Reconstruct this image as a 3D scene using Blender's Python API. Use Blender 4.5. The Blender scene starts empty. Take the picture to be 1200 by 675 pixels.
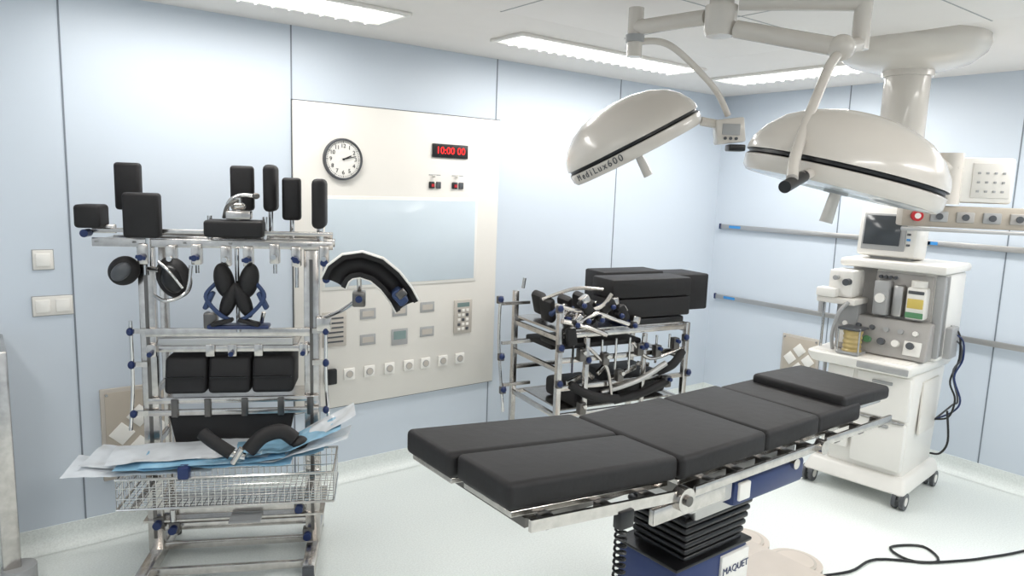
import bpy, bmesh, math, random
from mathutils import Matrix, Vector, Euler, noise
random.seed(7)
scene=bpy.context.scene
def lin(c):
    c/=255.
    return c/12.92 if c<=.04045 else ((c+.055)/1.055)**2.4
MATS={}
def mat(name,rgb,rough=.5,metal=0.,var=.04,scale=6.,bump=0.,bscale=60.,emit=0.,coat=0.,trans=0.,alpha=1.):
    if name in MATS: return MATS[name]
    m=bpy.data.materials.new(name);m.use_nodes=True;nt=m.node_tree;b=nt.nodes['Principled BSDF']
    col=[lin(c) for c in rgb]
    tc=nt.nodes.new('ShaderNodeTexCoord');nz=nt.nodes.new('ShaderNodeTexNoise');nz.inputs['Scale'].default_value=scale;nz.inputs['Detail'].default_value=3
    nt.links.new(tc.outputs['Object'],nz.inputs['Vector'])
    cr=nt.nodes.new('ShaderNodeValToRGB')
    cr.color_ramp.elements[0].position=.3;cr.color_ramp.elements[1].position=.7
    cr.color_ramp.elements[0].color=[c*(1-var) for c in col]+[1];cr.color_ramp.elements[1].color=[min(1,c*(1+var)) for c in col]+[1]
    nt.links.new(nz.outputs['Fac'],cr.inputs['Fac']);nt.links.new(cr.outputs['Color'],b.inputs['Base Color'])
    b.inputs['Roughness'].default_value=rough;b.inputs['Metallic'].default_value=metal
    if coat: b.inputs['Coat Weight'].default_value=coat
    if trans: b.inputs['Transmission Weight'].default_value=trans
    if alpha<1: b.inputs['Alpha'].default_value=alpha
    if emit:
        b.inputs['Emission Color'].default_value=col+[1];b.inputs['Emission Strength'].default_value=emit
    if bump:
        n2=nt.nodes.new('ShaderNodeTexNoise');n2.inputs['Scale'].default_value=bscale;nt.links.new(tc.outputs['Object'],n2.inputs['Vector'])
        bp=nt.nodes.new('ShaderNodeBump');bp.inputs['Strength'].default_value=bump;bp.inputs['Distance'].default_value=.01
        nt.links.new(n2.outputs['Fac'],bp.inputs['Height']);nt.links.new(bp.outputs['Normal'],b.inputs['Normal'])
    MATS[name]=m;return m
wallm=mat('wall_blue_laminate',(204,213,223),.45,var=.012,scale=1.5)
ceilm=mat('ceiling_white',(236,231,226),.6,var=.01)
floorm=mat('floor_vinyl',(227,232,229),.32,var=.08,scale=110.,bump=.02,bscale=30)
seam=mat('seam_grey',(120,128,138),.6)
panelw=mat('panel_ivory',(229,225,218),.4,var=.01)
glassw=mat('lens_glass',(220,229,235),.12,var=.01)
windowm=mat('window_glass',(205,216,224),.15,var=.01)
steel=mat('brushed_steel',(202,197,192),.22,1.,var=.12,scale=30)
steeld=mat('dark_steel',(112,109,106),.32,1.,var=.1)
chrome=mat('chrome',(212,210,208),.1,1.)
alu=mat('aluminium',(190,188,186),.4,1.)
black=mat('black_foam',(22,19,20),.62,var=.15,scale=12,bump=.15,bscale=22)
blackp=mat('black_plastic',(16,16,18),.35)
blue=mat('knob_blue',(24,44,92),.35)
navy=mat('base_blue',(32,50,98),.4)
blues=mat('strap_blue',(48,66,104),.6)
lblue=mat('rail_blue',(60,140,205),.4)
white=mat('white_enamel',(238,235,229),.3,var=.01)
cream=mat('lamp_cream',(212,205,196),.25,var=.01,coat=.3)
grey=mat('plastic_grey',(165,165,165),.4)
greyd=mat('dark_grey',(78,80,84),.4)
beige=mat('beige_metal',(184,174,160),.4)
basem=mat('base_plate_beige',(204,194,184),.4)
beigew=mat('vent_beige',(188,181,172),.5)
silver=mat('silver_panel',(172,168,164),.4)
screen=mat('screen_dark',(66,70,74),.12)
lcd=mat('lcd_teal',(120,140,138),.2)
red=mat('red',(190,28,38),.4)
led=mat('led_red',(255,30,30),.4,emit=1.2)
yellow=mat('yellow',(214,190,100),.4)
green=mat('green',(90,140,100),.4)
bellowy=mat('bellow_amber',(190,168,112),.3)
plastw=mat('plastic_wrap_white',(228,232,236),.2,var=.04,scale=14,bump=.25,bscale=12,coat=.4)
plastb=mat('plastic_wrap_blue',(150,198,226),.2,var=.15,scale=9,bump=.25,bscale=12,coat=.4)
lightm=mat('lamp_diffuser',(255,252,245),.5,emit=2.)

class B:
    def __init__(s): s.v=[];s.f=[];s.mi=[];s.sm=[];s.mats=[];s.M=Matrix.Identity(4)
    def _m(s,m):
        if m not in s.mats: s.mats.append(m)
        return s.mats.index(m)
    def add(s,vs,fs,m,smooth=True,M=None):
        T=s.M@M if M is not None else s.M
        o=len(s.v);s.v+=[tuple(T@Vector(v)) for v in vs];k=s._m(m)
        for f in fs: s.f.append(tuple(i+o for i in f));s.mi.append(k);s.sm.append(smooth)
    def box(s,c,d,m,bev=.0,rot=(0,0,0),seg=2):
        bm=bmesh.new();bmesh.ops.create_cube(bm,size=1.)
        for v in bm.verts: v.co=Vector((v.co.x*d[0],v.co.y*d[1],v.co.z*d[2]))
        if bev>0: bmesh.ops.bevel(bm,geom=bm.edges[:],offset=min(bev,min(d)*.48),segments=seg,affect='EDGES',profile=.5)
        bm.verts.index_update()
        s.add([v.co.copy() for v in bm.verts],[[v.index for v in f.verts] for f in bm.faces],m,bev>0,Matrix.Translation(c)@Euler([math.radians(a) for a in rot]).to_matrix().to_4x4());bm.free()
    def bb(s,x0,x1,y0,y1,z0,z1,m,bev=0.,seg=2): s.box(((x0+x1)/2,(y0+y1)/2,(z0+z1)/2),(abs(x1-x0),abs(y1-y0),abs(z1-z0)),m,bev,seg=seg)
    def hexa(s,bot,top,m,bev=.0,seg=3):
        bm=bmesh.new();vs=[bm.verts.new(p) for p in list(bot)+list(top)];n=len(bot)
        bm.faces.new(vs[:n][::-1]);bm.faces.new(vs[n:])
        for i in range(n): bm.faces.new((vs[i],vs[(i+1)%n],vs[n+(i+1)%n],vs[n+i]))
        bmesh.ops.recalc_face_normals(bm,faces=bm.faces[:])
        if bev: bmesh.ops.bevel(bm,geom=bm.edges[:],offset=bev,segments=seg,affect='EDGES',profile=.5)
        bm.verts.index_update();s.add([v.co.copy() for v in bm.verts],[[v.index for v in f.verts] for f in bm.faces],m,bev>0);bm.free()
    def cyl(s,a,b,r,m,r2=None,n=16,cap=True):
        a=Vector(a);b=Vector(b);r2=r if r2 is None else r2;d=(b-a)
        q=d.to_track_quat('Z','Y').to_matrix();vs=[];
        for P,rr in((a,r),(b,r2)):
            for i in range(n):
                t=2*math.pi*i/n;vs.append(P+q@Vector((rr*math.cos(t),rr*math.sin(t),0)))
        fs=[(i,(i+1)%n,n+(i+1)%n,n+i) for i in range(n)]
        if cap: fs+=[tuple(range(n))[::-1],tuple(range(n,2*n))]
        s.add(vs,fs,m)
    def tube(s,pts,r,m,n=10,smooth=True,sub=6):
        P=[Vector(p) for p in pts]
        if smooth and len(P)>2:
            Q=[]
            for i in range(len(P)-1):
                p0=P[max(i-1,0)];p1=P[i];p2=P[i+1];p3=P[min(i+2,len(P)-1)]
                for k in range(sub):
                    t=k/sub;Q.append(.5*((2*p1)+(p2-p0)*t+(2*p0-5*p1+4*p2-p3)*t*t+(3*p1-p0-3*p2+p3)*t**3))
            Q.append(P[-1]);P=Q
        vs=[];N=None
        for i,p in enumerate(P):
            t=(P[min(i+1,len(P)-1)]-P[max(i-1,0)]).normalized()
            if N is None: N=t.orthogonal().normalized()
            N=(N-t*N.dot(t)).normalized();Bn=t.cross(N)
            for k in range(n):
                a=2*math.pi*k/n;vs.append(p+(N*math.cos(a)+Bn*math.sin(a))*r)
        fs=[(i*n+k,i*n+(k+1)%n,(i+1)*n+(k+1)%n,(i+1)*n+k) for i in range(len(P)-1) for k in range(n)]
        fs+=[tuple(range(n))[::-1],tuple(range((len(P)-1)*n,len(P)*n))]
        s.add(vs,fs,m)
    def lathe(s,prof,m,M=None,n=48):
        vs=[(r*math.cos(2*math.pi*i/n),r*math.sin(2*math.pi*i/n),z) for r,z in prof for i in range(n)]
        fs=[(j*n+i,j*n+(i+1)%n,(j+1)*n+(i+1)%n,(j+1)*n+i) for j in range(len(prof)-1) for i in range(n)]
        s.add(vs,fs,m,True,M)
    def ell(s,c,d,m,rot=(0,0,0),n=16):
        prof=[(math.sin(math.pi*i/n)+1e-5,-math.cos(math.pi*i/n)) for i in range(n+1)]
        s.lathe(prof,m,Matrix.Translation(c)@Euler([math.radians(a) for a in rot]).to_matrix().to_4x4()@Matrix.Diagonal((d[0],d[1],d[2],1)),24)
    def sweep(s,path,side,sec,m,closed=True):
        P=[Vector(p) for p in path];S=Vector(side);vs=[];n=len(sec)
        for i,p in enumerate(P):
            t=(P[min(i+1,len(P)-1)]-P[max(i-1,0)]).normalized();N=t.cross(S).normalized()
            if N.z<0: N=-N
            vs+=[p+S*a+N*b for a,b in sec]
        fs=[(i*n+k,i*n+(k+1)%n,(i+1)*n+(k+1)%n,(i+1)*n+k) for i in range(len(P)-1) for k in range(n if closed else n-1)]
        if closed: fs+=[tuple(range(n))[::-1],tuple(range((len(P)-1)*n,len(P)*n))]
        s.add(vs,fs,m)
    def sheet(s,x0,x1,y0,y1,zf,m,nx=40,ny=14,seed=0,amp=.03,rot=0.):
        vs=[];cx,cy=(x0+x1)/2,(y0+y1)/2;cr,sr=math.cos(rot),math.sin(rot)
        for i in range(nx+1):
            for j in range(ny+1):
                x=x0+(x1-x0)*i/nx;y=y0+(y1-y0)*j/ny
                w=noise.noise(Vector((x*7+seed,y*6,seed)))*amp+noise.noise(Vector((x*22,y*18+seed,seed)))*amp*.25
                X=cx+(x-cx)*cr-(y-cy)*sr;Y=cy+(x-cx)*sr+(y-cy)*cr
                vs.append((X,Y,zf(x)+w))
        fs=[(i*(ny+1)+j,(i+1)*(ny+1)+j,(i+1)*(ny+1)+j+1,i*(ny+1)+j+1) for i in range(nx) for j in range(ny)]
        s.add(vs,fs,m)
    def make(s,name,parent=None,loc=(0,0,0),rotz=0.):
        me=bpy.data.meshes.new(name);me.from_pydata(s.v,[],s.f)
        for m in s.mats: me.materials.append(m)
        me.polygons.foreach_set('material_index',s.mi);me.polygons.foreach_set('use_smooth',s.sm)
        bm=bmesh.new();bm.from_mesh(me);bmesh.ops.recalc_face_normals(bm,faces=bm.faces[:]);bm.to_mesh(me);bm.free()
        me.set_sharp_from_angle(angle=math.radians(38));me.update()
        o=bpy.data.objects.new(name,me);scene.collection.objects.link(o)
        if parent: o.parent=parent
        o.location=loc;o.rotation_euler=(0,0,rotz);return o
def empty(name,loc=(0,0,0),rotz=0.):
    e=bpy.data.objects.new(name,None);e.empty_display_size=.1;scene.collection.objects.link(e);e.location=loc;e.rotation_euler=(0,0,rotz);return e
def text(name,parent,s,loc,size,m,rotz=0.,rx=90.,align='CENTER',ext=.0008,M=None):
    c=bpy.data.curves.new(name,'FONT');c.body=s;c.size=size;c.align_x=align;c.align_y='CENTER';c.extrude=ext
    t=bpy.data.objects.new('tmp',c);scene.collection.objects.link(t);bpy.context.view_layer.update()
    me=bpy.data.meshes.new_from_object(t.evaluated_get(bpy.context.evaluated_depsgraph_get()));bpy.data.objects.remove(t)
    me.materials.clear();me.materials.append(m)
    if M is not None: me.transform(M)
    o=bpy.data.objects.new(name,me);scene.collection.objects.link(o);o.parent=parent
    if M is None: o.location=loc;o.rotation_euler=(math.radians(rx),0,rotz)
    return o

# ---------------- camera ----------------
yaw,pit,rol=.6544,.145,.035
F=Vector((math.sin(yaw)*math.cos(pit),math.cos(yaw)*math.cos(pit),-math.sin(pit)))
R0=Vector((math.cos(yaw),-math.sin(yaw),0));U0=R0.cross(F);c,s_=math.cos(rol),math.sin(rol)
R=c*R0+s_*U0;U=-s_*R0+c*U0;C=Vector((-5.5478,-4.149,1.9466))
cd=bpy.data.cameras.new('camera');co=bpy.data.objects.new('camera',cd);scene.collection.objects.link(co);scene.camera=co
co.matrix_world=Matrix(((R[0],U[0],-F[0],C[0]),(R[1],U[1],-F[1],C[1]),(R[2],U[2],-F[2],C[2]),(0,0,0,1)));cd.sensor_width=36;cd.lens=25.0;cd.clip_start=.05

# ---------------- room ----------------
X0,Y0,H=-7.2,-6.2,2.8
def slab(name,x0,x1,y0,y1,z0,z1,m):
    b=B();b.bb(x0,x1,y0,y1,z0,z1,m);return b.make(name)
slab('floor',X0-.1,.1,Y0-.1,.1,-.1,0,floorm);slab('ceiling',X0-.1,.1,Y0-.1,.1,H,H+.1,ceilm)
slab('wall_back',X0-.1,.1,0,.1,0,H,wallm);slab('wall_right',0,.1,Y0,0,0,H,wallm)
slab('wall_left',X0-.1,X0,Y0,0,0,H,wallm);slab('wall_front',X0-.1,.1,Y0-.1,Y0,0,H,wallm)
def cove(name,a,b_,nrm):
    a=Vector(a);b_=Vector(b_);n=Vector(nrm);prof=[(0,.12),(.006,.12)]+[(.07-.064*math.cos(t),.07-.068*math.sin(t)) for t in [i*math.pi/16 for i in range(9)]]+[(0,0)]
    vs=[p+n*q+Vector((0,0,z)) for p in(a,b_) for q,z in prof];k=len(prof)
    b=B();b.add(vs,[(i,(i+1)%k,k+(i+1)%k,k+i) for i in range(k)],floorm);return b.make(name)
cove('baseboard_back',(X0,0,0),(0,0,0),(0,-1,0));cove('baseboard_right',(0,Y0,0),(0,0,0),(-1,0,0));cove('baseboard_left',(X0,Y0,0),(X0,0,0),(1,0,0))
n=1
for x in(-6.35,-5.15,-4.02,-2.56,-1.34):
    b=B();b.bb(x-.004,x+.004,-.0025,0,.12,H,seam);b.make(f'trim_{n}');n+=1
for y in(-1.18,-2.37,-3.56,-4.75):
    b=B();b.bb(-.0025,0,y-.004,y+.004,.12,H,seam);b.make(f'trim_{n}');n+=1
b=B();b.bb(-4.3,-1.75,-3.5,-1.25,2.765,2.8,ceilm,.01)
for x in(-3.45,-2.6): b.bb(x-.003,x+.003,-3.5,-1.25,2.763,2.766,grey)
for y in(-2.0,-2.75): b.bb(-4.3,-1.75,y-.003,y+.003,2.763,2.766,grey)
b.make('ceiling_air_diffuser')
def fixture(x,y,lx,ly,P=26):
    e=empty('ceiling_light_fixture',(x,y,H))
    b=B();w=.03
    for a0,a1,b0,b1 in((-lx/2-w,lx/2+w,-ly/2-w,-ly/2),(-lx/2-w,lx/2+w,ly/2,ly/2+w),(-lx/2-w,-lx/2,-ly/2,ly/2),(lx/2,lx/2+w,-ly/2,ly/2)): b.bb(a0,a1,b0,b1,-.018,0,white,.004)
    b.make('frame',e);b=B();b.bb(-lx/2,lx/2,-ly/2,ly/2,-.006,0,lightm)
    b.make('diffuser',e)
    b=B()
    k=int(max(lx,ly)/.08)
    for i in range(1,k):
        if lx>ly: xx=-lx/2+lx*i/k;b.bb(xx-.002,xx+.002,-ly/2,ly/2,-.03,-.021,alu)
        else: yy=-ly/2+ly*i/k;b.bb(-lx/2,lx/2,yy-.002,yy+.002,-.03,-.021,alu)
    b.make('louvre',e)
    L=bpy.data.lights.new('tube_light','AREA');L.shape='RECTANGLE';L.size=lx;L.size_y=ly;L.energy=P;L.color=(1,.985,.96)
    o=bpy.data.objects.new('tube_light',L);scene.collection.objects.link(o);o.parent=e;o.location=(0,0,-.02)
for a in((-2.17,-.68,1.6,.25,24),(-4.45,-.6,1.5,.3,19),(-.8,-1.25,.3,1.3,26),(-2.2,-4.6,1.6,.28,36),(-4.6,-4.6,1.6,.28,36),(-6.3,-2.6,.28,1.6,26),(-.8,-3.6,.28,1.4,30)): fixture(*a)  # later entries, from the front pair on, are unseen fixtures added for ambient light
b=B();b.bb(-5.52,-5.45,-.42,-.0,0,1.15,steel,.01);b.cyl((-5.46,-.4,0),(-5.46,-.4,.14),.07,grey);b.make('wall_corner_guard')

# ---------------- wall service panel ----------------
e=empty('wall_service_panel',(0,0,0))
b=B();b.bb(-4.02,-2.53,-.018,0,.5,2.385,panelw,.006);b.bb(-4.025,-2.525,-.006,0,.495,2.39,greyd);b.make('board',e)
b=B();b.bb(-3.85,-2.71,-.024,-.018,1.26,1.84,white,.004);b.bb(-3.83,-2.73,-.0265,-.02,1.28,1.82,windowm,.002);b.make('light_box_window',e)
b=B()
for x,z in((-3.54,1.09),(-3.31,1.09),(-3.10,1.1),(-3.54,.92),(-3.10,.93)):
    b.bb(x-.055,x+.055,-.022,-.018,z-.035,z+.035,grey,.002);b.bb(x-.04,x+.04,-.0235,-.02,z-.018,z+.018,beigew)
b.bb(-3.37,-3.25,-.024,-.018,.86,.97,grey,.003);b.bb(-3.355,-3.265,-.026,-.02,.90,.955,lcd)
b.bb(-3.85,-3.69,-.024,-.018,.9,1.12,beigew,.003)
for i in range(6): b.bb(-3.83,-3.71,-.0255,-.022,.925+i*.03,.935+i*.03,greyd)
b.make('instrument_plates',e)
b=B();b.bb(-2.885,-2.735,-.026,-.018,.89,1.13,beigew,.004);b.bb(-2.86,-2.76,-.0275,-.024,1.08,1.11,lcd)
for i in range(3):
    for j in range(5): b.box((-2.845+i*.034,-.028,1.055-j*.033),(.022,.004,.02),white if (i+j)%3 else greyd,.001)
b.make('keypad',e)
b=B()
for x in(-3.06,-2.88):
    b.bb(x-.045,x+.045,-.0195,-.018,1.985,1.992,grey);b.bb(x-.045,x-.005,-.03,-.018,1.90,1.945,blackp,.004);b.bb(x+.01,x+.045,-.03,-.018,1.90,1.945,greyd,.004);b.bb(x-.03,x-.01,-.033,-.02,1.91,1.93,red);b.cyl((x-.01,-.018,1.98),(x-.01,-.05,1.98),.008,white)
b.make('gas_gauges',e)
def socket(x,z,w=.075,h=.075,y=-.018,n=1):
    e=empty('wall_socket',(x,y,z));b=B();b.bb(-w/2,w/2,-.012,0,-h/2,h/2,white,.004);b.cyl((0,-.006,0),(0,-.016,0),.024,grey);b.cyl((0,-.014,0),(0,-.0175,0),.02,beigew);b.make('faceplate',e)
for x in(-3.67,-3.53,-3.385,-3.24,-3.11,-2.97,-2.83): socket(x,.71)
b=B();b.bb(-3.84,-3.76,-.05,-.018,.66,.76,blackp,.01);b.make('wall_outlet_box')
e=empty('wall_clock',(-3.715,-.018,2.06));b=B();T=Matrix.Rotation(math.radians(90),4,'X')
b.lathe([(1e-4,.012),(.112,.012),(.114,.026),(.122,.026),(.126,.015),(.126,0),(1e-4,0)],greyd,T);b.lathe([(1e-4,.014),(.112,.014)],white,T)
for i in range(60):
    a=i*math.pi/30;L=.012 if i%5==0 else .005
    b.box((.103*math.sin(a),-.0155,.103*math.cos(a)),(.003,.001,L),blackp,rot=(0,math.degrees(a),0))
def hand(L,w,a,y): b.box((L*.42*math.sin(a),y,L*.42*math.cos(a)),(w,.001,L),blackp,rot=(0,math.degrees(a),0))
hand(.06,.007,math.radians(66),-.018);hand(.09,.005,math.radians(76),-.02);b.cyl((0,-.016,0),(0,-.023,0),.006,blackp);b.make('dial',e)
for i in range(1,13):
    a=i*math.pi/6;text('numeral',e,str(i),(.08*math.sin(a),-.0155,.08*math.cos(a)),.034,blackp)
e=empty('digital_wall_clock',(-2.945,-.018,2.15));b=B();b.bb(-.14,.14,-.012,0,-.045,.045,blackp,.004);b.make('housing',e);text('digits',e,'10:00 00',(0,-.0135,0),.066,led)
def plate(x,z,n):
    e=empty('light_switch',(x,0,z));b=B();w=.085*n
    b.bb(-w/2,w/2,-.01,0,-.0475,.0475,panelw,.004);b.bb(-w/2-.003,w/2+.003,-.003,0,-.051,.051,grey)
    for i in range(n): b.bb(-w/2+.085*i+.012,-w/2+.085*i+.073,-.015,-.008,-.032,.032,white,.004)
    b.make('rocker',e)
plate(-5.27,1.5,1);plate(-5.24,1.27,2)
def vent(name,loc,rz,w,h):
    e=empty(name,loc,rz);b=B();b.bb(-w/2,w/2,-.02,0,-h/2,h/2,beigew,.004);b.bb(-w/2+.02,w/2-.02,-.024,-.018,-h/2+.02,h/2-.02,beige,.002)
    q=min(w,h)*.24
    for cx,cz in((0,q),(0,-q),(-q,0),(q,0)): b.box((cx,-.026,cz),(q*1.05,.008,q*1.05),white,.004,rot=(0,45,0))
    for cx,cz in((-.42,-.44),(.42,-.44),(-.42,.44),(.42,.44)): b.cyl((cx*w,-.02,cz*h),(cx*w,-.03,cz*h),.008,steel)
    b.make('grille',e)
vent('wall_vent_grille',(-4.88,0,.56),0,.36,.5);vent('wall_vent_grille',(0,-.97,.56),math.radians(-90),.34,.4)
def rail(z,y0,y1):
    b=B();b.bb(-.035,-.022,y0,y1,z-.02,z+.02,alu,.003)
    y=y1-.1
    while y>y0: b.bb(-.024,0,y-.02,y+.02,z-.012,z+.012,steeld);y-=.6
    for yy in(y0,y1): b.bb(-.04,-.018,yy-.006,yy+.006,z-.024,z+.024,blue)
    for yy in(y1-.1,y1-1.75): b.bb(-.0375,-.03,yy-.12,yy,z-.012,z+.012,lblue)
    b.make('wall_equipment_rail')
for z in(1.63,.98): rail(z,-1.55,-.08);rail(z,-3.9,-1.68)

# ---------------- operating table ----------------
e=empty('operating_table',(0,0,0))
def pad(nm,x0,x1,y0,y1,z0,z1,th=.085,bev=.02):
    b=B();b.hexa([(x0,y0,z0-th),(x1,y0,z1-th),(x1,y1,z1-th),(x0,y1,z0-th)],[(x0,y0,z0),(x1,y0,z1),(x1,y1,z1),(x0,y1,z0)],black,bev,4);b.make(nm,e)
pad('leg_pad_1',-4.41,-3.685,-2.685,-2.412,1.13,1.055);pad('leg_pad_2',-4.43,-3.69,-2.405,-2.135,1.13,1.055)
pad('seat_pad',-3.685,-3.195,-2.70,-2.165,1.055,1.055);pad('back_pad',-3.195,-2.82,-2.70,-2.175,1.055,1.055)
pad('shoulder_pad',-2.815,-2.46,-2.69,-2.19,1.05,1.05);pad('head_pad',-2.60,-2.18,-2.68,-2.22,1.09,1.08,.065)
b=B()
def slope(x): return .97 if x>-3.69 else .97+(-3.69-x)*.1
def plt(x0,x1,y0,y1,t=.02,m=steel,dz=0): b.hexa([(x0,y0,slope(x0)-t+dz),(x1,y0,slope(x1)-t+dz),(x1,y1,slope(x1)-t+dz),(x0,y1,slope(x0)-t+dz)],[(x0,y0,slope(x0)+dz),(x1,y0,slope(x1)+dz),(x1,y1,slope(x1)+dz),(x0,y1,slope(x0)+dz)],m,.003,1)
plt(-4.39,-3.72,-2.67,-2.43);plt(-4.41,-3.72,-2.39,-2.15);plt(-3.68,-2.83,-2.68,-2.18);plt(-2.81,-2.48,-2.67,-2.2,dz=-.005);plt(-2.46,-2.2,-2.65,-2.24,dz=.045)
for y in(-2.72,-2.125):
    b.hexa([(-4.36,y-.006,.992),(-3.74,y-.006,.925),(-3.74,y+.006,.925),(-4.36,y+.006,.992)],[(-4.36,y-.006,1.028),(-3.74,y-.006,.961),(-3.74,y+.006,.961),(-4.36,y+.006,1.028)],steel)
    b.bb(-3.64,-2.85,y-.006,y+.006,.918,.952,steel,.002);b.bb(-2.80,-2.24,y-.006,y+.006,.93,.962,steel,.002)
    sg=1 if y>-2.4 else -1
    for x in(-4.28,-4.05,-3.85,-3.55,-3.38,-3.2,-3.05,-2.92,-2.7,-2.5,-2.32): b.bb(x-.02,x+.02,min(y,y-sg*.05),max(y,y-sg*.05),slope(x)-.05,slope(x)-.015,steeld,.003)
    b.cyl((-3.7,y-.02,.925),(-3.7,y+.02,.925),.042,steel);b.cyl((-3.7,y-.03,.925),(-3.7,y+.03,.925),.018,steeld)
    b.cyl((-2.83,y-.018,.93),(-2.83,y+.018,.93),.03,steel)
    b.bb(-3.84,-3.46,y-.012*sg-.012,y-.012*sg+.012,.86,.918,steel,.006)
b.bb(-4.33,-4.29,-2.66,-2.16,.97,1.0,steeld);b.bb(-2.28,-2.24,-2.62,-2.27,.98,1.01,steeld)
b.make('side_rails_and_frames',e)
b=B()
b.bb(-3.62,-2.9,-2.65,-2.21,.875,.945,steeld,.01);b.bb(-3.34,-2.86,-2.675,-2.2,.775,.88,navy,.02)
b.bb(-3.32,-3.25,-2.685,-2.66,.80,.87,white,.006);b.bb(-3.6,-3.36,-2.68,-2.2,.82,.90,alu,.01);b.bb(-4.2,-3.7,-2.60,-2.52,.93,.955,steeld);b.bb(-4.2,-3.7,-2.32,-2.24,.93,.955,steeld)
b.bb(-3.42,-3.0,-2.57,-2.29,.70,.79,alu,.01)
for x in(-3.5,-2.95): b.cyl((x,-2.69,.87),(x,-2.17,.87),.022,steel)
b.bb(-2.9,-2.5,-2.6,-2.26,.89,.95,steeld,.01)
b.make('tilt_head',e)
b=B()
z=.71
for i in range(6):
    w=.215-.006*i;d=.155-.004*i;h=.03
    q=[(-3.25-w,-2.41-d),(-3.25+w,-2.41-d),(-3.25+w,-2.41+d),(-3.25-w,-2.41+d)]
    b.hexa([(x,y,z-h) for x,y in q],[(x,y,z-.004) for x,y in q],blackp,.012,3)
    b.bb(-3.25-w+.02,-3.25+w-.02,-2.41-d+.02,-2.41+d-.02,z-.01,z+.006,blackp);z-=.032
b.make('bellows',e)
b=B();b.bb(-3.5,-3.04,-2.565,-2.25,.1,.525,navy,.03);b.bb(-3.235,-3.055,-2.577,-2.555,.32,.50,white,.006);b.bb(-3.51,-3.03,-2.57,-2.245,.515,.53,blackp,.006);b.make('column',e)
text('maker_label',e,'MAQUET',(-3.145,-2.579,.435),.042,blue)
b=B();b.bb(-3.65,-2.3,-2.66,-2.2,.015,.11,basem,.03);b.bb(-2.7,-2.2,-2.34,-2.0,.012,.045,basem,.015)
for x,y in((-2.19,-2.30),(-2.21,-2.0),(-3.6,-2.6),(-3.6,-2.25)): b.cyl((x,y,0),(x,y,.03),.14,basem,n=32);b.cyl((x,y,.03),(x,y,.038),.11,beigew,n=32);b.cyl((x,y,.038),(x,y,.042),.095,basem,n=32)
b.make('floor_base',e)
b=B();pts=[]
for i in range(240):
    a=i*math.pi/5;pts.append((-3.98+.018*math.cos(a),-2.71+.018*math.sin(a),.92-i*.0022))
b.tube(pts,.0045,blackp,6,False);b.tube([(-3.98,-2.71,.4),(-3.9,-2.7,.3),(-3.7,-2.65,.25),(-3.49,-2.5,.3)],.006,blackp,8);b.bb(-4.01,-3.95,-2.735,-2.7,.9,.96,blackp,.005)
b.make('coiled_control_cable',e)

# ---------------- rack 1 ----------------
rz=math.atan2(-.451,.893)
e=empty('surgical_accessory_rack',(-4.55,-.64,0),rz)
b=B()
for x in(-.385,.365):
    b.bb(x-.036,x+.036,-.022,.022,.08,1.6,steel,.006);b.bb(x-.018,x+.018,.24,.28,.08,1.6,steel,.004)
    b.bb(x-.008,x+.008,-.026,-.02,.15,1.55,steeld)
    b.bb(x-.03,x+.03,-.26,.34,.03,.09,steel,.006);b.cyl((x,-.24,0),(x,-.24,.05),.028,blackp);b.cyl((x,.32,0),(x,.32,.05),.028,blackp);b.box((x,-.27,.06),(.055,.02,.055),greyd,.004)
    for z in(.3,.62,.88,1.14,1.45): b.bb(x-.012,x+.012,.0,.26,z-.015,z+.015,steel,.003)
for y,z in((0,.2),(0,.1),(.26,.1),(-.2,.07),(.26,.5),(0,.28)): b.bb(-.38,.38,y-.012,y+.012,z-.018,z+.018,steel,.003)
b.bb(-.44,.42,-.03,.3,.235,.245,steel)
b.make('frame',e)
b=B()
b.bb(-.60,.47,-.05,-.03,1.60,1.64,steel,.003);b.bb(-.56,.47,.1,.12,1.6,1.64,steel,.003);b.bb(-.5,.45,.25,.27,1.62,1.66,steel,.003);b.bb(-.60,.47,-.045,-.03,1.665,1.685,steel,.003)
for x in(-.58,-.42,-.2,0,.2,.36,.45): b.bb(x-.012,x+.012,-.05,.27,1.615,1.63,steel,.003)
for i,x in enumerate((-.38,-.26,-.15,-.02,.08,.2,.3,.43)):
    z=1.56+random.uniform(-.01,.01);b.bb(x-.022,x+.022,-.07,-.02,z-.035,z+.06,steel,.005);b.cyl((x,-.045,z-.04),(x,-.045,z-.04-random.uniform(.03,.14)),.009,chrome)
    if i%2==0: b.cyl((x,-.07,z),(x,-.11,z),.014,blue);b.box((x,-.1,z),(.045,.014,.018),blue,.005,rot=(0,random.uniform(-40,40),0))
    else: b.cyl((x,-.07,z),(x,-.10,z),.012,chrome)
for x in(-.46,-.1,.15,.41): b.cyl((x,.0,1.6),(x,.0,1.75),.012,chrome)
for x,z in((.43,1.54),(-.62,1.66),(.44,1.46)): b.cyl((x,-.08,z),(x,-.02,z),.018,blue)
b.make('top_rails',e)
b=B()
def P(x0,x1,z0,z1,y0=-.06,d=.06,bev=.016): b.bb(x0,x1,y0,y0+d,z0,z1,black,bev,3)
P(-.555,-.44,1.76,1.985,.12);P(-.655,-.545,1.685,1.79,-.1,.13);P(-.45,-.295,1.645,1.85,-.11,.07);P(-.035,.075,1.77,1.99,.14);P(.13,.19,1.77,2.0,.06,.16,.025);P(.215,.305,1.73,1.94,.1);P(.37,.435,1.70,1.94,-.06,.18,.025);P(-.105,.155,1.655,1.735,-.12,.14)
b.make('support_pads',e)
b=B()
for x,z,y in((-.5,1.76,.13),(-.36,1.66,-.05),(.02,1.77,.16),(.16,1.77,.12),(.26,1.73,.13),(.4,1.7,.03)): b.cyl((x,y,z-.15),(x,y,z+.05),.012,chrome)
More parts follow.
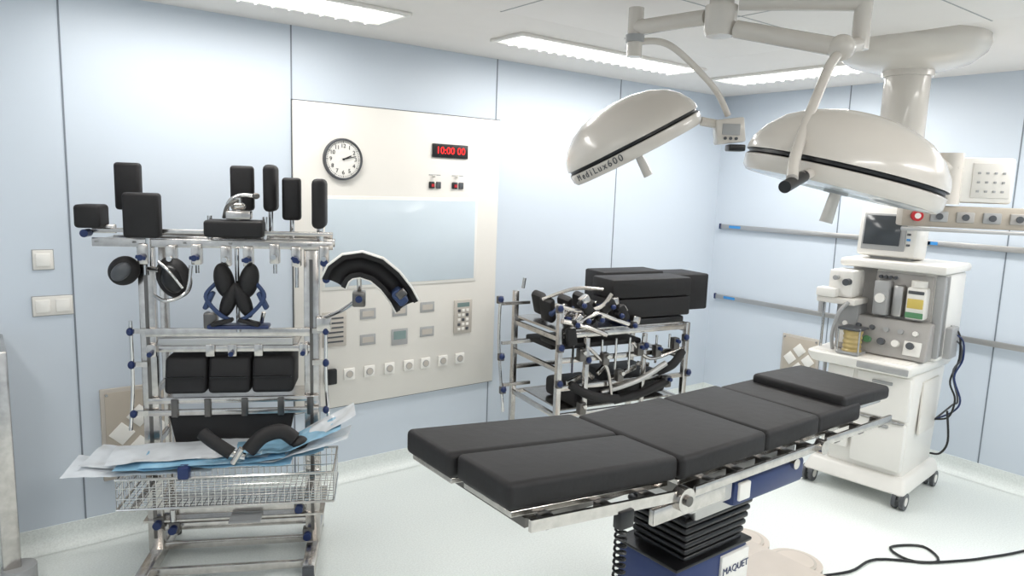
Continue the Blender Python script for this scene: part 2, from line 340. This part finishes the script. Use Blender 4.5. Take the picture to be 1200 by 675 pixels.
b.cyl((.04,-.06,1.73),(.04,-.06,1.84),.018,steel);b.bb(-.01,.10,-.1,-.03,1.74,1.78,steel,.006);b.tube([(-.01,-.06,1.76),(.0,-.06,1.82),(.05,-.06,1.85),(.11,-.06,1.85)],.009,chrome);b.ell((.12,-.06,1.85),(.018,.015,.015),steeld);b.ell((.04,-.06,1.80),(.035,.03,.02),steel);b.tube([(-.02,-.08,1.745),(.0,-.1,1.8),(.05,-.1,1.83)],.008,steeld)
b.bb(-.6,-.5,-.04,-.02,1.66,1.7,steel,.004);b.make('clamps',e)
b=B()
b.ell((-.465,-.06,1.49),(.065,.05,.072),black,(0,45,0));b.ell((-.465,-.1,1.49),(.035,.03,.05),greyd,(0,45,0))
b.ell((-.25,-.06,1.46),(.075,.06,.10),black,(0,-20,0));b.ell((-.25,-.1,1.46),(.045,.04,.07),blackp,(0,-20,0))
b.tube([(-.33,-.09,1.38),(-.27,-.12,1.36),(-.19,-.1,1.40),(-.17,-.08,1.52)],.009,chrome);b.tube([(-.3,-.12,1.54),(-.25,-.14,1.5),(-.2,-.12,1.42)],.007,chrome)
b.tube([(-.36,-.05,1.5),(-.3,-.1,1.5)],.012,steel);b.make('head_rest_cups',e)
b=B()
for sx in(-1,1):
    b.ell((.03+sx*.055,-.08,1.45),(.045,.05,.085),black,(0,sx*12,0));b.ell((.03+sx*.03,-.10,1.36),(.035,.035,.09),black,(0,-sx*22,0))
    b.tube([(.03+sx*.09,-.09,1.44),(.03+sx*.13,-.12,1.38),(.03+sx*.07,-.13,1.30),(.03+sx*.02,-.12,1.27)],.010,blues,8)
    b.box((.03+sx*.12,-.1,1.36),(.022,.05,.09),blues,.008,rot=(0,-sx*25,0));b.box((.03+sx*.06,-.12,1.26),(.1,.05,.02),black,.008,rot=(0,sx*15,0))
    b.tube([(.03+sx*.12,-.08,1.3),(.03+sx*.1,-.06,1.22)],.01,chrome)
b.bb(-.1,.18,-.13,-.05,1.225,1.245,blue,.01);b.bb(-.12,-.06,-.1,-.04,1.22,1.3,steeld,.01);b.cyl((.03,-.06,1.2),(.03,-.06,1.6),.01,chrome)
b.make('foot_supports',e)
b=B()
path=[]
cp=[(.50,1.515),(.52,1.56),(.56,1.592),(.62,1.602),(.69,1.58),(.75,1.53),(.80,1.465),(.83,1.41)]
for i in range(len(cp)): path.append((cp[i][0]-.01,-.3,cp[i][1]-.04))
def arc(r,a0,a1,n=9,sq=1.): return [(r*math.cos(math.radians(a0+(a1-a0)*i/n)),sq*r*math.sin(math.radians(a0+(a1-a0)*i/n))) for i in range(n+1)]
b.sweep(path,(0,1,0),arc(.073,-112,112,sq=.9)+arc(.067,112,-112,sq=.9),white)
b.sweep(path,(0,1,0),arc(.066,-106,108,sq=.9)+arc(.04,108,-106,sq=.9),black)
b.box((.785,-.31,1.42),(.075,.15,.05),blues,.015,rot=(0,50,0));b.box((.79,-.38,1.44),(.035,.03,.045),steeld,.006,rot=(0,50,0))
b.tube([(.6,-.26,1.5),(.595,-.22,1.4),(.53,-.15,1.33),(.44,-.05,1.27),(.38,-.0,1.22)],.011,chrome);b.bb(.57,.63,-.28,-.2,1.36,1.43,steeld,.008);b.cyl((.6,-.3,1.4),(.6,-.18,1.4),.016,blue);b.bb(.39,.46,-.06,.0,1.2,1.27,steel,.006)
b.make('leg_holder_gutter',e)
b=B()
b.bb(-.39,.36,-.05,-.03,1.175,1.215,steel,.003);b.bb(-.39,.36,-.05,-.035,1.10,1.13,steel,.003);b.bb(-.33,.3,-.03,.22,1.13,1.14,steel);b.bb(-.33,.28,-.06,-.03,1.135,1.17,alu,.004)
for x in(-.36,-.1,0,.12,.33): b.bb(x-.02,x+.02,-.065,-.03,1.08,1.14,steel,.004)
for x in(-.36,0,.33): b.cyl((x,-.06,1.1),(x,-.1,1.1),.012,blue)
for z in(.80,.86): b.bb(-.39,.4,-.05,-.03,z-.014,z+.014,steel,.003)
b.bb(-.33,.35,-.03,.2,.845,.855,steel)
for x in(-.27,-.12,.05,.22,.36): b.bb(x-.015,x+.015,-.06,-.03,.78,.87,steeld,.003)
for x in(-.455,.435):
    b.tube([(x,-.04,1.25),(x,-.04,.95),(x+.015*(1 if x>0 else -1),-.05,.72)],.009,chrome,8)
    for z in(1.2,1.04,.8): b.ell((x,-.05,z),(.016,.016,.02),blue);b.bb(min(x,x*.85),max(x,x*.85),-.045,-.03,z-.012,z+.012,steel)
b.make('shelf_bars',e)
b=B()
for x0,x1 in((-.305,-.115),(-.11,.085),(.09,.285)):
    b.hexa([(x0,-.10,.905),(x1,-.10,.905),(x1,.14,.90),(x0,.14,.90)],[(x0,-.06,1.08),(x1,-.06,1.08),(x1,.16,1.08),(x0,.16,1.08)],black,.022)
    b.bb(x0+.01,x1-.01,-.105,-.09,.985,.99,blackp)
b.make('block_cushions',e)
b=B();b.hexa([(-.27,-.03,.60),(.24,-.03,.60),(.24,.02,.60),(-.27,.02,.60)],[(-.31,-.02,.785),(.28,-.02,.785),(.28,.03,.785),(-.31,.03,.785)],black,.01);b.make('hanging_sling',e)
b=B()
x0,x1,y0,y1,z0,z1=-.44,.49,-.36,-.04,.46,.60
for z in(z0,z1,z0+.05,z0+.1):
    r=.006 if z in(z0,z1) else .0025
    for a,c2 in(((x0,y0,z),(x1,y0,z)),((x1,y0,z),(x1,y1,z)),((x1,y1,z),(x0,y1,z)),((x0,y1,z),(x0,y0,z))): b.cyl(a,c2,r,chrome,n=6)
k=34
for i in range(k+1):
    x=x0+(x1-x0)*i/k
    for y in(y0,y1): b.cyl((x,y,z0),(x,y,z1),.002,chrome,n=5,cap=False)
    b.cyl((x,y0,z0),(x,y1,z0),.002,chrome,n=5,cap=False)
for i in range(12):
    y=y0+(y1-y0)*i/11
    b.cyl((x0,y,z0),(x1,y,z0),.002,chrome,n=5,cap=False)
    for x in(x0,x1): b.cyl((x,y,z0),(x,y,z1),.002,chrome,n=5,cap=False)
for x in(-.385,.365): b.bb(x-.015,x+.015,-.34,0,.44,.455,steel,.003)
b.make('wire_basket',e)
b=B()
b.sheet(-.66,-.05,-.37,-.12,lambda x:.622+max(0,-x-.4)*.06,plastw,seed=1,amp=.012,rot=.06)
b.sheet(-.60,.0,-.33,-.06,lambda x:.635+max(0,-x-.4)*.10,plastw,seed=4,amp=.014,rot=-.05)
b.sheet(-.45,.30,-.37,-.06,lambda x:.648,plastb,seed=3,amp=.016)
b.sheet(-.35,.44,-.36,-.10,lambda x:.660+max(0,x-.2)*.15,plastb,seed=7,amp=.016,rot=.05)
b.sheet(-.5,.12,-.32,-.08,lambda x:.670,plastw,seed=12,amp=.012,rot=.12)
b.sheet(.05,.56,-.36,-.16,lambda x:.655+max(0,x-.22)*.32,plastw,seed=8,amp=.014,rot=-.05)
b.sheet(.1,.58,-.30,-.08,lambda x:.67+max(0,x-.25)*.52,plastw,seed=9,amp=.016,rot=.08)
b.sheet(.08,.52,-.34,-.12,lambda x:.685+max(0,x-.25)*.42,plastb,seed=15,amp=.014)
b.make('packaged_sheets',e)
b=B()
b.tube([(-.09,-.3,.785),(-.04,-.32,.75),(.04,-.33,.695)],.03,black,14);b.tube([(.11,-.32,.70),(.17,-.3,.76),(.25,-.28,.775),(.31,-.28,.735)],.035,black,14);b.cyl((.03,-.34,.70),(.1,-.34,.68),.018,chrome);b.ell((.33,-.28,.72),(.04,.04,.03),black);b.cyl((.05,-.36,.66),(.09,-.36,.73),.014,steel);b.bb(-.18,-.13,-.39,-.34,.6,.66,blue,.01)
b.make('foam_arm_supports',e)
b=B()
for x,z in((-.3,.2),(.3,.28),(-.37,.23),(.34,.13)): b.cyl((x,-.06,z),(x,.0,z),.02,blue);b.bb(x-.025,x+.025,-.03,.02,z-.03,z+.03,steeld,.004)
b.bb(-.03,.12,-.1,0,.245,.255,grey);b.cyl((-.3,-.03,.24),(-.3,-.03,.3),.015,chrome);b.make('lower_knobs',e)

# ---------------- rack 2 ----------------
rz=math.radians(-9.8)
e=empty('surgical_accessory_rack',(-2.08,-.69,0),rz)
b=B()
XL=-.54
for x in(XL,.48):
    for y in(-.3,.3):
        b.bb(x-.018,x+.018,y-.018,y+.018,.0,1.22 if x<0 else 1.05,steel,.004)
    for z in(.12,.5,.8,1.0): b.bb(x-.012,x+.012,-.3,.3,z-.015,z+.015,steel,.003)
for y in(-.3,.3):
    for z in(.12,.5,.68,.86,1.02): b.bb(XL-.02,.5,y-.01,y+.01,z-.016,z+.016,steel,.003)
b.bb(-.36,-.33,-.33,-.3,.1,1.0,steel,.003);b.bb(.1,.125,-.33,-.3,.3,1.0,steel,.003)
b.tube([(-.76,.1,1.2),(-.76,.1,.9),(-.74,.05,.45)],.01,chrome,8);b.bb(-.76,XL,.09,.11,1.16,1.18,steel);b.bb(-.74,XL,.05,.07,.62,.64,steel);b.bb(-.75,XL,.07,.09,.9,.92,steel)
for x,y,z in((-.76,.09,1.2),(-.75,.07,.82),(-.74,.05,.6),(XL-.02,-.33,1.2),(-.34,-.34,.86),(.46,-.33,.95),(.5,-.33,.7),(XL,-.33,.95),(XL,-.33,.72),(.11,-.34,.92)): b.ell((x,y,z),(.02,.02,.022),blue);b.bb(x-.02,x+.02,y,y+.03,z-.03,z+.02,steeld,.004)
b.make('frame',e)
b=B()
b.bb(XL,.48,-.28,.28,1.035,1.05,steel)
b.bb(-.52,.1,-.3,-.02,.93,.965,black,.012);b.bb(-.48,.2,-.1,.25,.88,.92,black,.012)
b.bb(-.15,.50,-.3,-.05,1.1,1.23,black,.014);b.bb(-.15,.50,-.30,-.05,1.235,1.36,black,.014);b.bb(.40,.84,-.1,.2,1.09,1.35,black,.014);b.bb(-.02,.5,.0,.24,1.1,1.37,black,.014)
b.bb(.0,.45,-.3,0,1.055,1.095,blackp,.01);b.bb(.4,.6,-.1,.15,1.05,1.09,steeld,.005)
b.bb(-.05,.0,-.31,.0,1.05,1.1,blue,.008)
b.make('cushions',e)
b=B()
random.seed(11)
for i in range(5):
    x=-.50+i*.075;y=random.uniform(-.3,.2);a=random.uniform(-50,-15)
    b.box((x,y,1.15),(.06,.10,.19),black,.02,rot=(15,a,20));b.box((x+.01,y-.05,1.14),(.064,.03,.03),blues,.008,rot=(15,a,20))
b.M=Matrix.Translation((-.08,0,0))
for pts,r in(([(-.5,-.3,1.22),(-.35,-.33,1.18),(-.2,-.35,1.2),(-.12,-.35,1.28)],.013),([(-.48,-.1,1.22),(-.3,-.2,1.3),(-.15,-.3,1.3)],.012),([(-.42,-.34,1.06),(-.25,-.36,1.16),(-.1,-.36,1.12),(.02,-.36,1.08)],.014),([(-.46,.2,1.25),(-.45,.2,1.32)],.012),([(-.46,-.33,1.12),(-.3,-.35,1.08),(-.15,-.36,1.02)],.016)):
    b.tube(pts,r,steel,8)
for x,z,a in((-.2,1.12,30),(-.05,1.14,40),(-.3,1.12,-20),(-.38,1.1,50),(-.12,1.2,10),(-.34,1.22,35),(.06,1.07,-15)):
    b.box((x,-.35,z),(.06,.04,.03),black,.01,rot=(0,a,0));b.box((x+.03,-.33,z+.03),(.06,.05,.05),steel,.008,rot=(0,-a,0));b.ell((x,-.38,z),(.017,.017,.017),blue)
for x,z,a in((-.28,1.18,45),(-.14,1.2,-30),(-.02,1.15,60),(-.4,1.02,80)): b.box((x,-.34,z),(.12,.05,.07),black,.02,rot=(0,a,0))
for i in range(9): # bars and straight clamp arms lying across the shelf
    x=-.40+i*.05;a=random.uniform(-.9,.9);L=random.uniform(.08,.15);z=1.13+random.uniform(-.02,.05);y=-.24+.03*(i%4)
    b.box((x,y,z),(L*1.6,.018,.026),steel,.003,rot=(0,math.degrees(a),random.uniform(-30,30)))
    if i%2==0: b.cyl((x+.03,y-.05,z),(x+.03,y,z),.013,blue)
b.M=Matrix.Identity(4)
for pts,r,m in(([(-.35,-.32,.95),(-.2,-.34,.8),(-.15,-.34,.6)],.012,steel),([(.0,-.34,.95),(.15,-.34,.83),(.4,-.34,.88)],.012,steel),([(-.2,-.3,.62),(.05,-.36,.7),(.25,-.38,.8)],.02,alu),([(.25,-.3,.72),(.33,-.36,.78),(.42,-.34,.86)],.03,black),([(-.45,-.3,.7),(-.3,-.34,.62),(-.1,-.34,.58)],.03,black),([(-.1,-.3,.56),(.1,-.34,.6),(.3,-.34,.66)],.03,black)): b.tube(pts,r,m,10)
for x,z in((-.4,.9),(-.22,.86),(.05,.9),(.2,.88),(.35,.92),(-.1,.74),(.3,.66),(-.38,.55)): b.box((x,-.34,z),(.05,.05,.08),steeld,.008);b.cyl((x,-.36,z+.02),(x,-.39,z+.02),.013,blue if x>0 else steel)
for i in range(8):
    x=-.45+i*.11;b.cyl((x,-.32,.98),(x,-.32,.98-random.uniform(.08,.22)),.008,chrome,n=8)
    b.box((x+.04,-.28,.72+.03*(i%3)),(.12,.02,.03),steel,.003,rot=(0,random.uniform(-50,50),15))
b.bb(-.48,.4,-.25,.25,.515,.525,steel);b.bb(-.4,-.1,-.28,.1,.53,.66,black,.03);b.bb(.0,.42,-.2,.2,.53,.68,black,.03)
b.make('positioning_attachments',e)

# ---------------- anaesthesia machine ----------------
rz=math.atan2(-.995,.105);e=empty('anesthesia_machine',(-1.05,-2.0,0),rz)
b=B()
b.hexa([(-.33,.0,.09),(.33,.0,.09),(.33,.68,.09),(-.33,.68,.09)],[(-.29,.05,.19),(.31,.05,.19),(.31,.66,.19),(-.29,.66,.19)],white,.025)
for x in(-.29,.29):
    for y in(.05,.63):
        for s2 in(-1,1): b.cyl((x+s2*.012,y-.0,.055),(x+s2*.036,y,.055),.055,greyd,n=24);b.cyl((x+s2*.02,y,.055),(x+s2*.038,y,.055),.028,white,n=20)
        b.cyl((x,y,.055),(x,y,.11),.018,grey);b.box((x,y,.1),(.05,.07,.03),white,.01)
b.make('wheeled_base',e)
b=B()
b.hexa([(-.2,.08,.17),(.27,.08,.17),(.27,.64,.17),(-.2,.64,.17)],[(-.24,.04,.86),(.3,.04,.86),(.3,.64,.86),(-.24,.64,.86)],white,.025)
b.bb(-.04,.285,.025,.08,.56,.84,white,.015);b.bb(-.04,.275,.03,.08,.23,.54,white,.015);b.bb(-.03,.27,.018,.03,.545,.555,grey);b.bb(.06,.18,.012,.03,.78,.80,grey,.004);b.bb(.06,.18,.018,.035,.5,.52,grey,.004)
b.bb(-.23,-.06,.03,.06,.3,.84,white,.012);b.cyl((-.27,.08,.2),(-.27,.08,.84),.012,grey);b.bb(.295,.31,.2,.5,.45,.8,panelw,.005)
b.make('drawer_cabinet',e)
b=B();b.hexa([(-.31,-.07,.86),(.30,-.07,.86),(.33,.6,.86),(-.31,.6,.86)],[(-.34,-.1,.94),(.31,-.1,.94),(.35,.62,.94),(-.34,.62,.94)],white,.03);b.bb(-.3,.28,-.06,.2,.935,.945,panelw,.004);b.bb(.0,.3,-.115,-.1,.885,.925,grey,.006);b.make('work_surface',e)
b=B()
b.bb(-.05,.36,.2,.62,.94,1.49,white,.02);b.bb(-.26,.38,.12,.64,1.49,1.545,white,.02);b.bb(-.24,-.05,.3,.6,.94,1.49,silver,.02)
b.bb(-.04,.30,.185,.2,1.19,1.47,silver,.006);b.bb(.305,.36,.19,.3,.96,1.48,grey,.01)
b.hexa([(-.22,.06,.95),(.33,.06,.95),(.33,.22,.95),(-.22,.22,.95)],[(-.22,.12,1.18),(.33,.12,1.18),(.33,.22,1.18),(-.22,.22,1.18)],silver,.01)
b.make('upper_housing',e)
b=B();b.M=Matrix.Translation((0,.088,1.065))@Matrix.Rotation(math.radians(-14.6),4,'X')
for i in range(6): b.cyl((-.17+i*.085,0,.05),(-.17+i*.085,-.02,.05),.016,(white,greyd,greyd,grey,grey,white)[i])
for i in range(5): b.cyl((-.1+i*.085,0,-.03),(-.1+i*.085,-.03,-.03),.022,(grey,green,greyd,white,greyd)[i],n=20)
b.bb(.2,.3,-.008,.002,-.09,.0,white,.003);b.bb(-.2,-.13,-.008,.002,-.08,-.0,white,.003)
b.make('control_panel',e)
b=B()
b.bb(-.02,.07,.1,.19,1.2,1.42,grey,.012);b.cyl((.025,.1,1.31),(.025,.085,1.31),.03,white,n=24);b.bb(.09,.15,.12,.19,1.2,1.4,alu,.012)
b.bb(.175,.285,.1,.19,1.2,1.40,white,.014);b.cyl((.23,.145,1.40),(.23,.145,1.44),.045,panelw,n=24);b.bb(.18,.28,.093,.105,1.21,1.245,green,.003);b.bb(.185,.275,.095,.105,1.27,1.33,yellow,.003);b.bb(.185,.275,.095,.105,1.36,1.38,greyd,.003)
for i in range(4): b.cyl((-.01+i*.03,.185,1.44),(-.01+i*.03,.165,1.44),.011,greyd)
b.make('vaporizers',e)
b=B()
b.bb(-.33,-.08,-.02,.2,1.25,1.29,panelw,.01);b.bb(-.28,-.12,.02,.22,1.29,1.47,white,.02);b.bb(-.24,-.1,.1,.25,1.0,1.25,grey,.01);b.bb(-.33,-.2,-.04,.05,1.29,1.35,white,.012)
b.cyl((-.14,.0,1.4),(-.14,-.05,1.4),.022,greyd);b.cyl((-.22,.02,1.42),(-.22,-.02,1.42),.016,grey);b.cyl((-.3,-.01,1.25),(-.3,-.01,1.18),.014,grey)
b.lathe([(1e-4,0),(.06,0),(.06,.02),(.052,.03),(.058,.045),(.052,.06),(.058,.075),(.052,.09),(.058,.105),(.052,.12),(.06,.135),(.06,.15),(1e-4,.155)],bellowy,Matrix.Translation((-.08,-.0,.945)),24)
b.bb(-.15,-.01,-.075,.07,.944,.96,grey,.005)
for x in(-.145,-.015): b.cyl((x,-.065,.95),(x,-.065,1.12),.006,chrome)
b.bb(-.15,-.01,-.075,.07,1.1,1.115,greyd,.005)
b.tube([(-.12,-.02,1.27),(-.16,-.06,1.2),(-.2,-.03,1.05),(-.2,-.0,.95)],.012,grey)
b.cyl((-.3,.05,.94),(-.3,.05,1.3),.009,chrome)
b.make('breathing_absorber',e)
b=B()
b.box((-.015,.33,1.72),(.36,.24,.33),white,.025,rot=(-6,0,0));b.box((-.03,.206,1.725),(.265,.01,.235),grey,.006,rot=(-6,0,0));b.box((-.04,.199,1.735),(.22,.006,.19),screen,.002,rot=(-6,0,0));b.bb(-.12,.12,.25,.45,1.54,1.57,grey,.01)
for i in range(6): b.box((.12,.2,1.82-i*.034),(.022,.008,.014),greyd if i%2 else lblue,.002,rot=(-6,0,0))
for i in range(7): b.box((-.12+i*.035,.208,1.59),(.02,.008,.014),(grey,lblue,green,greyd,grey,red,greyd)[i],.002,rot=(-6,0,0))
b.box((-.015,.4,1.895),(.2,.03,.02),greyd,.008)
b.make('monitor',e)
b=B()
for k,(m,dx) in enumerate(((blackp,0),(blue,.02),(greyd,.01))):
    b.tube([(.36,.4,1.15-.04*k),(.41+dx,.42,1.1-.03*k),(.43+dx,.4,.95),(.40+dx,.38,.8+.03*k),(.43+dx*1.5,.42,.68),(.4+dx,.45,.55+.04*k),(.31,.5,.5)],.006,m,8)
b.tube([(.4,.4,.6),(.42,.42,.4),(.38,.44,.3),(.32,.45,.28)],.007,blackp,8);b.bb(.355,.4,.3,.45,.95,1.15,grey,.01)
b.make('hoses_and_cables',e)

# ---------------- ceiling pendant ----------------
e=empty('ceiling_supply_pendant',(0,0,0))
b=B();T=Matrix.Translation((-1.4,-2.24,0))
b.lathe([(1e-4,2.8),(.37,2.8),(.375,2.765),(.36,2.72),(.3,2.67),(.2,2.64),(.13,2.63),(.13,2.6),(.115,2.6),(.115,2.2),(.13,2.19),(.13,2.05),(.09,2.03),(1e-4,2.03)],cream,T)
b.make('ceiling_cover_and_column',e)
b=B();b.cyl((-1.4,-2.24,2.12),(-1.18,-2.44,2.12),.06,cream);b.cyl((-1.19,-2.42,1.92),(-1.19,-2.42,2.2),.07,cream);b.make('arm',e)
b=B();b.M=Matrix.Translation((-1.25,-2.35,0))@Matrix.Rotation(math.atan2(-.8,.6),4,'Z')
b.bb(.03,.42,.0,.3,1.93,2.18,white,.02);b.bb(.21,.40,-.006,.005,1.96,2.15,panelw,.004)
for i in range(4):
    for j in range(3): b.bb(.235+i*.04,.25+i*.04,-.01,-.004,1.99+j*.05,2.002+j*.05,grey,.002)
b.bb(-.12,1.0,-.02,.12,1.79,1.91,beige,.01);b.bb(-.12,1.0,-.04,-.02,1.765,1.785,alu,.003)
for i in range(7): x=.02+i*.13;b.bb(x,x+.09,-.032,-.018,1.82,1.88,silver if i%2 else grey,.012);b.cyl((x+.045,-.03,1.85),(x+.045,-.04,1.85),.018,greyd)
b.cyl((-.05,-.03,1.85),(-.05,-.06,1.85),.03,red,n=20);b.cyl((-.05,-.05,1.85),(-.05,-.065,1.85),.016,white,n=20)
b.make('supply_console',e)

# ---------------- surgical lamps ----------------
def head(e,center,axis,r,handle_dirs,label=None):
    z=Vector(axis).normalized();q=z.to_track_quat('Z','Y').to_matrix().to_4x4();T=Matrix.Translation(center)@q
    k=r/.335
    b=B();b.lathe([(a*k,c_*k) for a,c_ in[(.336,.012),(.335,.03),(.325,.06),(.295,.105),(.245,.15),(.18,.182),(.1,.203),(1e-4,.21)]],cream,T,64)
    b.lathe([(a*k,c_*k) for a,c_ in[(.325,-.0),(.33,-.004),(.336,-.01),(.333,-.045),(.32,-.06),(.3,-.06)]],cream,T,64)
    b.lathe([(a*k,c_*k) for a,c_ in[(.336,.012),(.326,.01),(.326,0),(.334,-.006)]],blackp,T,64)
    b.make('dome_housing',e)
    b=B();b.lathe([(a*k,c_*k) for a,c_ in[(.302,-.059),(.25,-.064),(.12,-.066),(.1,-.055),(1e-4,-.055)]],glassw,T,64);b.make('lens',e)
    b=B();b.M=T;b.cyl((0,0,-.05),(0,0,-.17),.018,cream,.022);b.cyl((0,0,-.05),(0,0,-.07),.04,grey)
    for d in handle_dirs:
        a=math.radians(d);cx,cy=math.cos(a),math.sin(a);b.tube([(cx*.31*k,cy*.31*k,-.04),(cx*.36*k,cy*.36*k,-.07),(cx*.36*k,cy*.36*k,-.12)],.012,cream)
    b.make('handle',e)
    if label:
        a0=label[1]
        for i,ch in enumerate(label[0]):
            a=math.radians(a0+i*4.8+(2.2 if i>0 else 0));text('label_letter',e,ch,(0,0,0),.042,greyd,M=T@Matrix.Translation((math.cos(a)*.3365*k,math.sin(a)*.3365*k,-.028*k))@Matrix.Rotation(a+math.pi/2,4,'Z')@Matrix.Rotation(math.pi/2,4,'X'))
hub=Vector((-3.23,-2.37,0))
e=empty('lamp_boom_mount',(0,0,0));b=B();b.lathe([(1e-4,2.8),(.2,2.8),(.2,2.76),(.07,2.72),(.045,2.7),(.045,2.64),(.06,2.64),(.06,2.55),(.05,2.53),(1e-4,2.53)],cream,Matrix.Translation(hub));b.make('spindle',e)
xp=Vector((.79,-.61,0)).normalized()
def camang(center,axis):
    q=Vector(axis).normalized().to_track_quat('Z','Y').to_matrix();d=q.inverted()@(Vector((-5.55,-4.15,1.95))-Vector(center));return math.degrees(math.atan2(d.y,d.x))
e=empty('surgical_lamp',(0,0,0))
ax=-.49*xp+.87*Vector((0,0,1));ca=camang((-3.07,-1.8,2.155),ax)
head(e,(-3.07,-1.80,2.155),ax,.325,(),('MediLux600',ca-58))
b=B();b.tube([(-3.232,-2.305,2.61),(-3.25,-1.95,2.62)],.03,cream,14,False);b.cyl((-3.25,-1.95,2.5),(-3.25,-1.95,2.70),.032,cream);b.cyl((-3.25,-1.95,2.56),(-3.25,-1.95,2.59),.04,grey)
b.tube([(-3.25,-1.96,2.56),(-3.17,-2.0,2.57),(-3.095,-2.03,2.55),(-2.96,-2.05,2.48),(-2.83,-2.07,2.39),(-2.76,-2.09,2.29)],.014,cream,12)
b.M=Matrix.Translation((-2.76,-2.10,2.22))@Matrix.Rotation(math.atan2(-.61,.79),4,'Z')
b.box((0,0,0),(.13,.07,.11),cream,.008,rot=(0,-8,0));b.bb(-.04,.04,-.04,-.034,-.02,.03,grey,.002);b.bb(-.005,.07,-.045,.03,-.09,-.06,blackp,.006);b.cyl((-.06,0,.03),(-.13,0,.04),.02,cream)
for i in range(3): b.cyl((-.025+i*.025,-.035,-.035),(-.025+i*.025,-.042,-.035),.007,greyd)
b.make('suspension_arm',e)
e=empty('surgical_lamp',(0,0,0))
head(e,(-3.19,-2.885,2.02),.21*xp+.97*Vector((0,0,1))+Vector((-.035,-.045,0)),.322,())
b=B();b.tube([(-3.20,-2.43,2.65),(-3.0,-2.80,2.62)],.03,cream,14,False);b.cyl((-3.0,-2.80,2.46),(-3.0,-2.80,2.66),.03,cream);b.tube([(-3.215,-2.432,2.55),(-3.12,-2.80,2.45)],.032,cream,14,False)
b.ell((-3.12,-2.80,2.45),(.045,.045,.045),cream);b.tube([(-3.0,-2.8,2.48),(-3.12,-2.80,2.45)],.026,cream,12,False)
b.tube([(-3.12,-2.80,2.44),(-3.2,-2.81,2.38),(-3.29,-2.83,2.28),(-3.46,-2.89,2.14),(-3.59,-2.95,2.05),(-3.66,-2.99,1.99)],.017,cream,12)
b.cyl((-3.56,-2.965,2.0),(-3.71,-3.0,1.965),.018,blackp);b.cyl((-3.50,-2.95,2.01),(-3.58,-2.97,1.998),.016,cream)
b.make('suspension_arm',e)

b=B();b.tube([(-2.3,-2.4,.02),(-2.0,-2.5,.008),(-1.75,-2.52,.008),(-1.5,-2.72,.008),(-1.38,-2.6,.008),(-1.55,-2.5,.008),(-1.6,-2.65,.01),(-1.35,-2.8,.008),(-1.1,-2.9,.008),(-.6,-3.1,.008),(-.2,-3.6,.008)],.007,blackp,8);b.make('power_cable')

w=bpy.data.worlds.new('world');scene.world=w;w.use_nodes=True;w.node_tree.nodes['Background'].inputs[0].default_value=(.8,.85,.9,1);w.node_tree.nodes['Background'].inputs[1].default_value=.3
scene.view_settings.view_transform='Standard';scene.view_settings.exposure=0.05
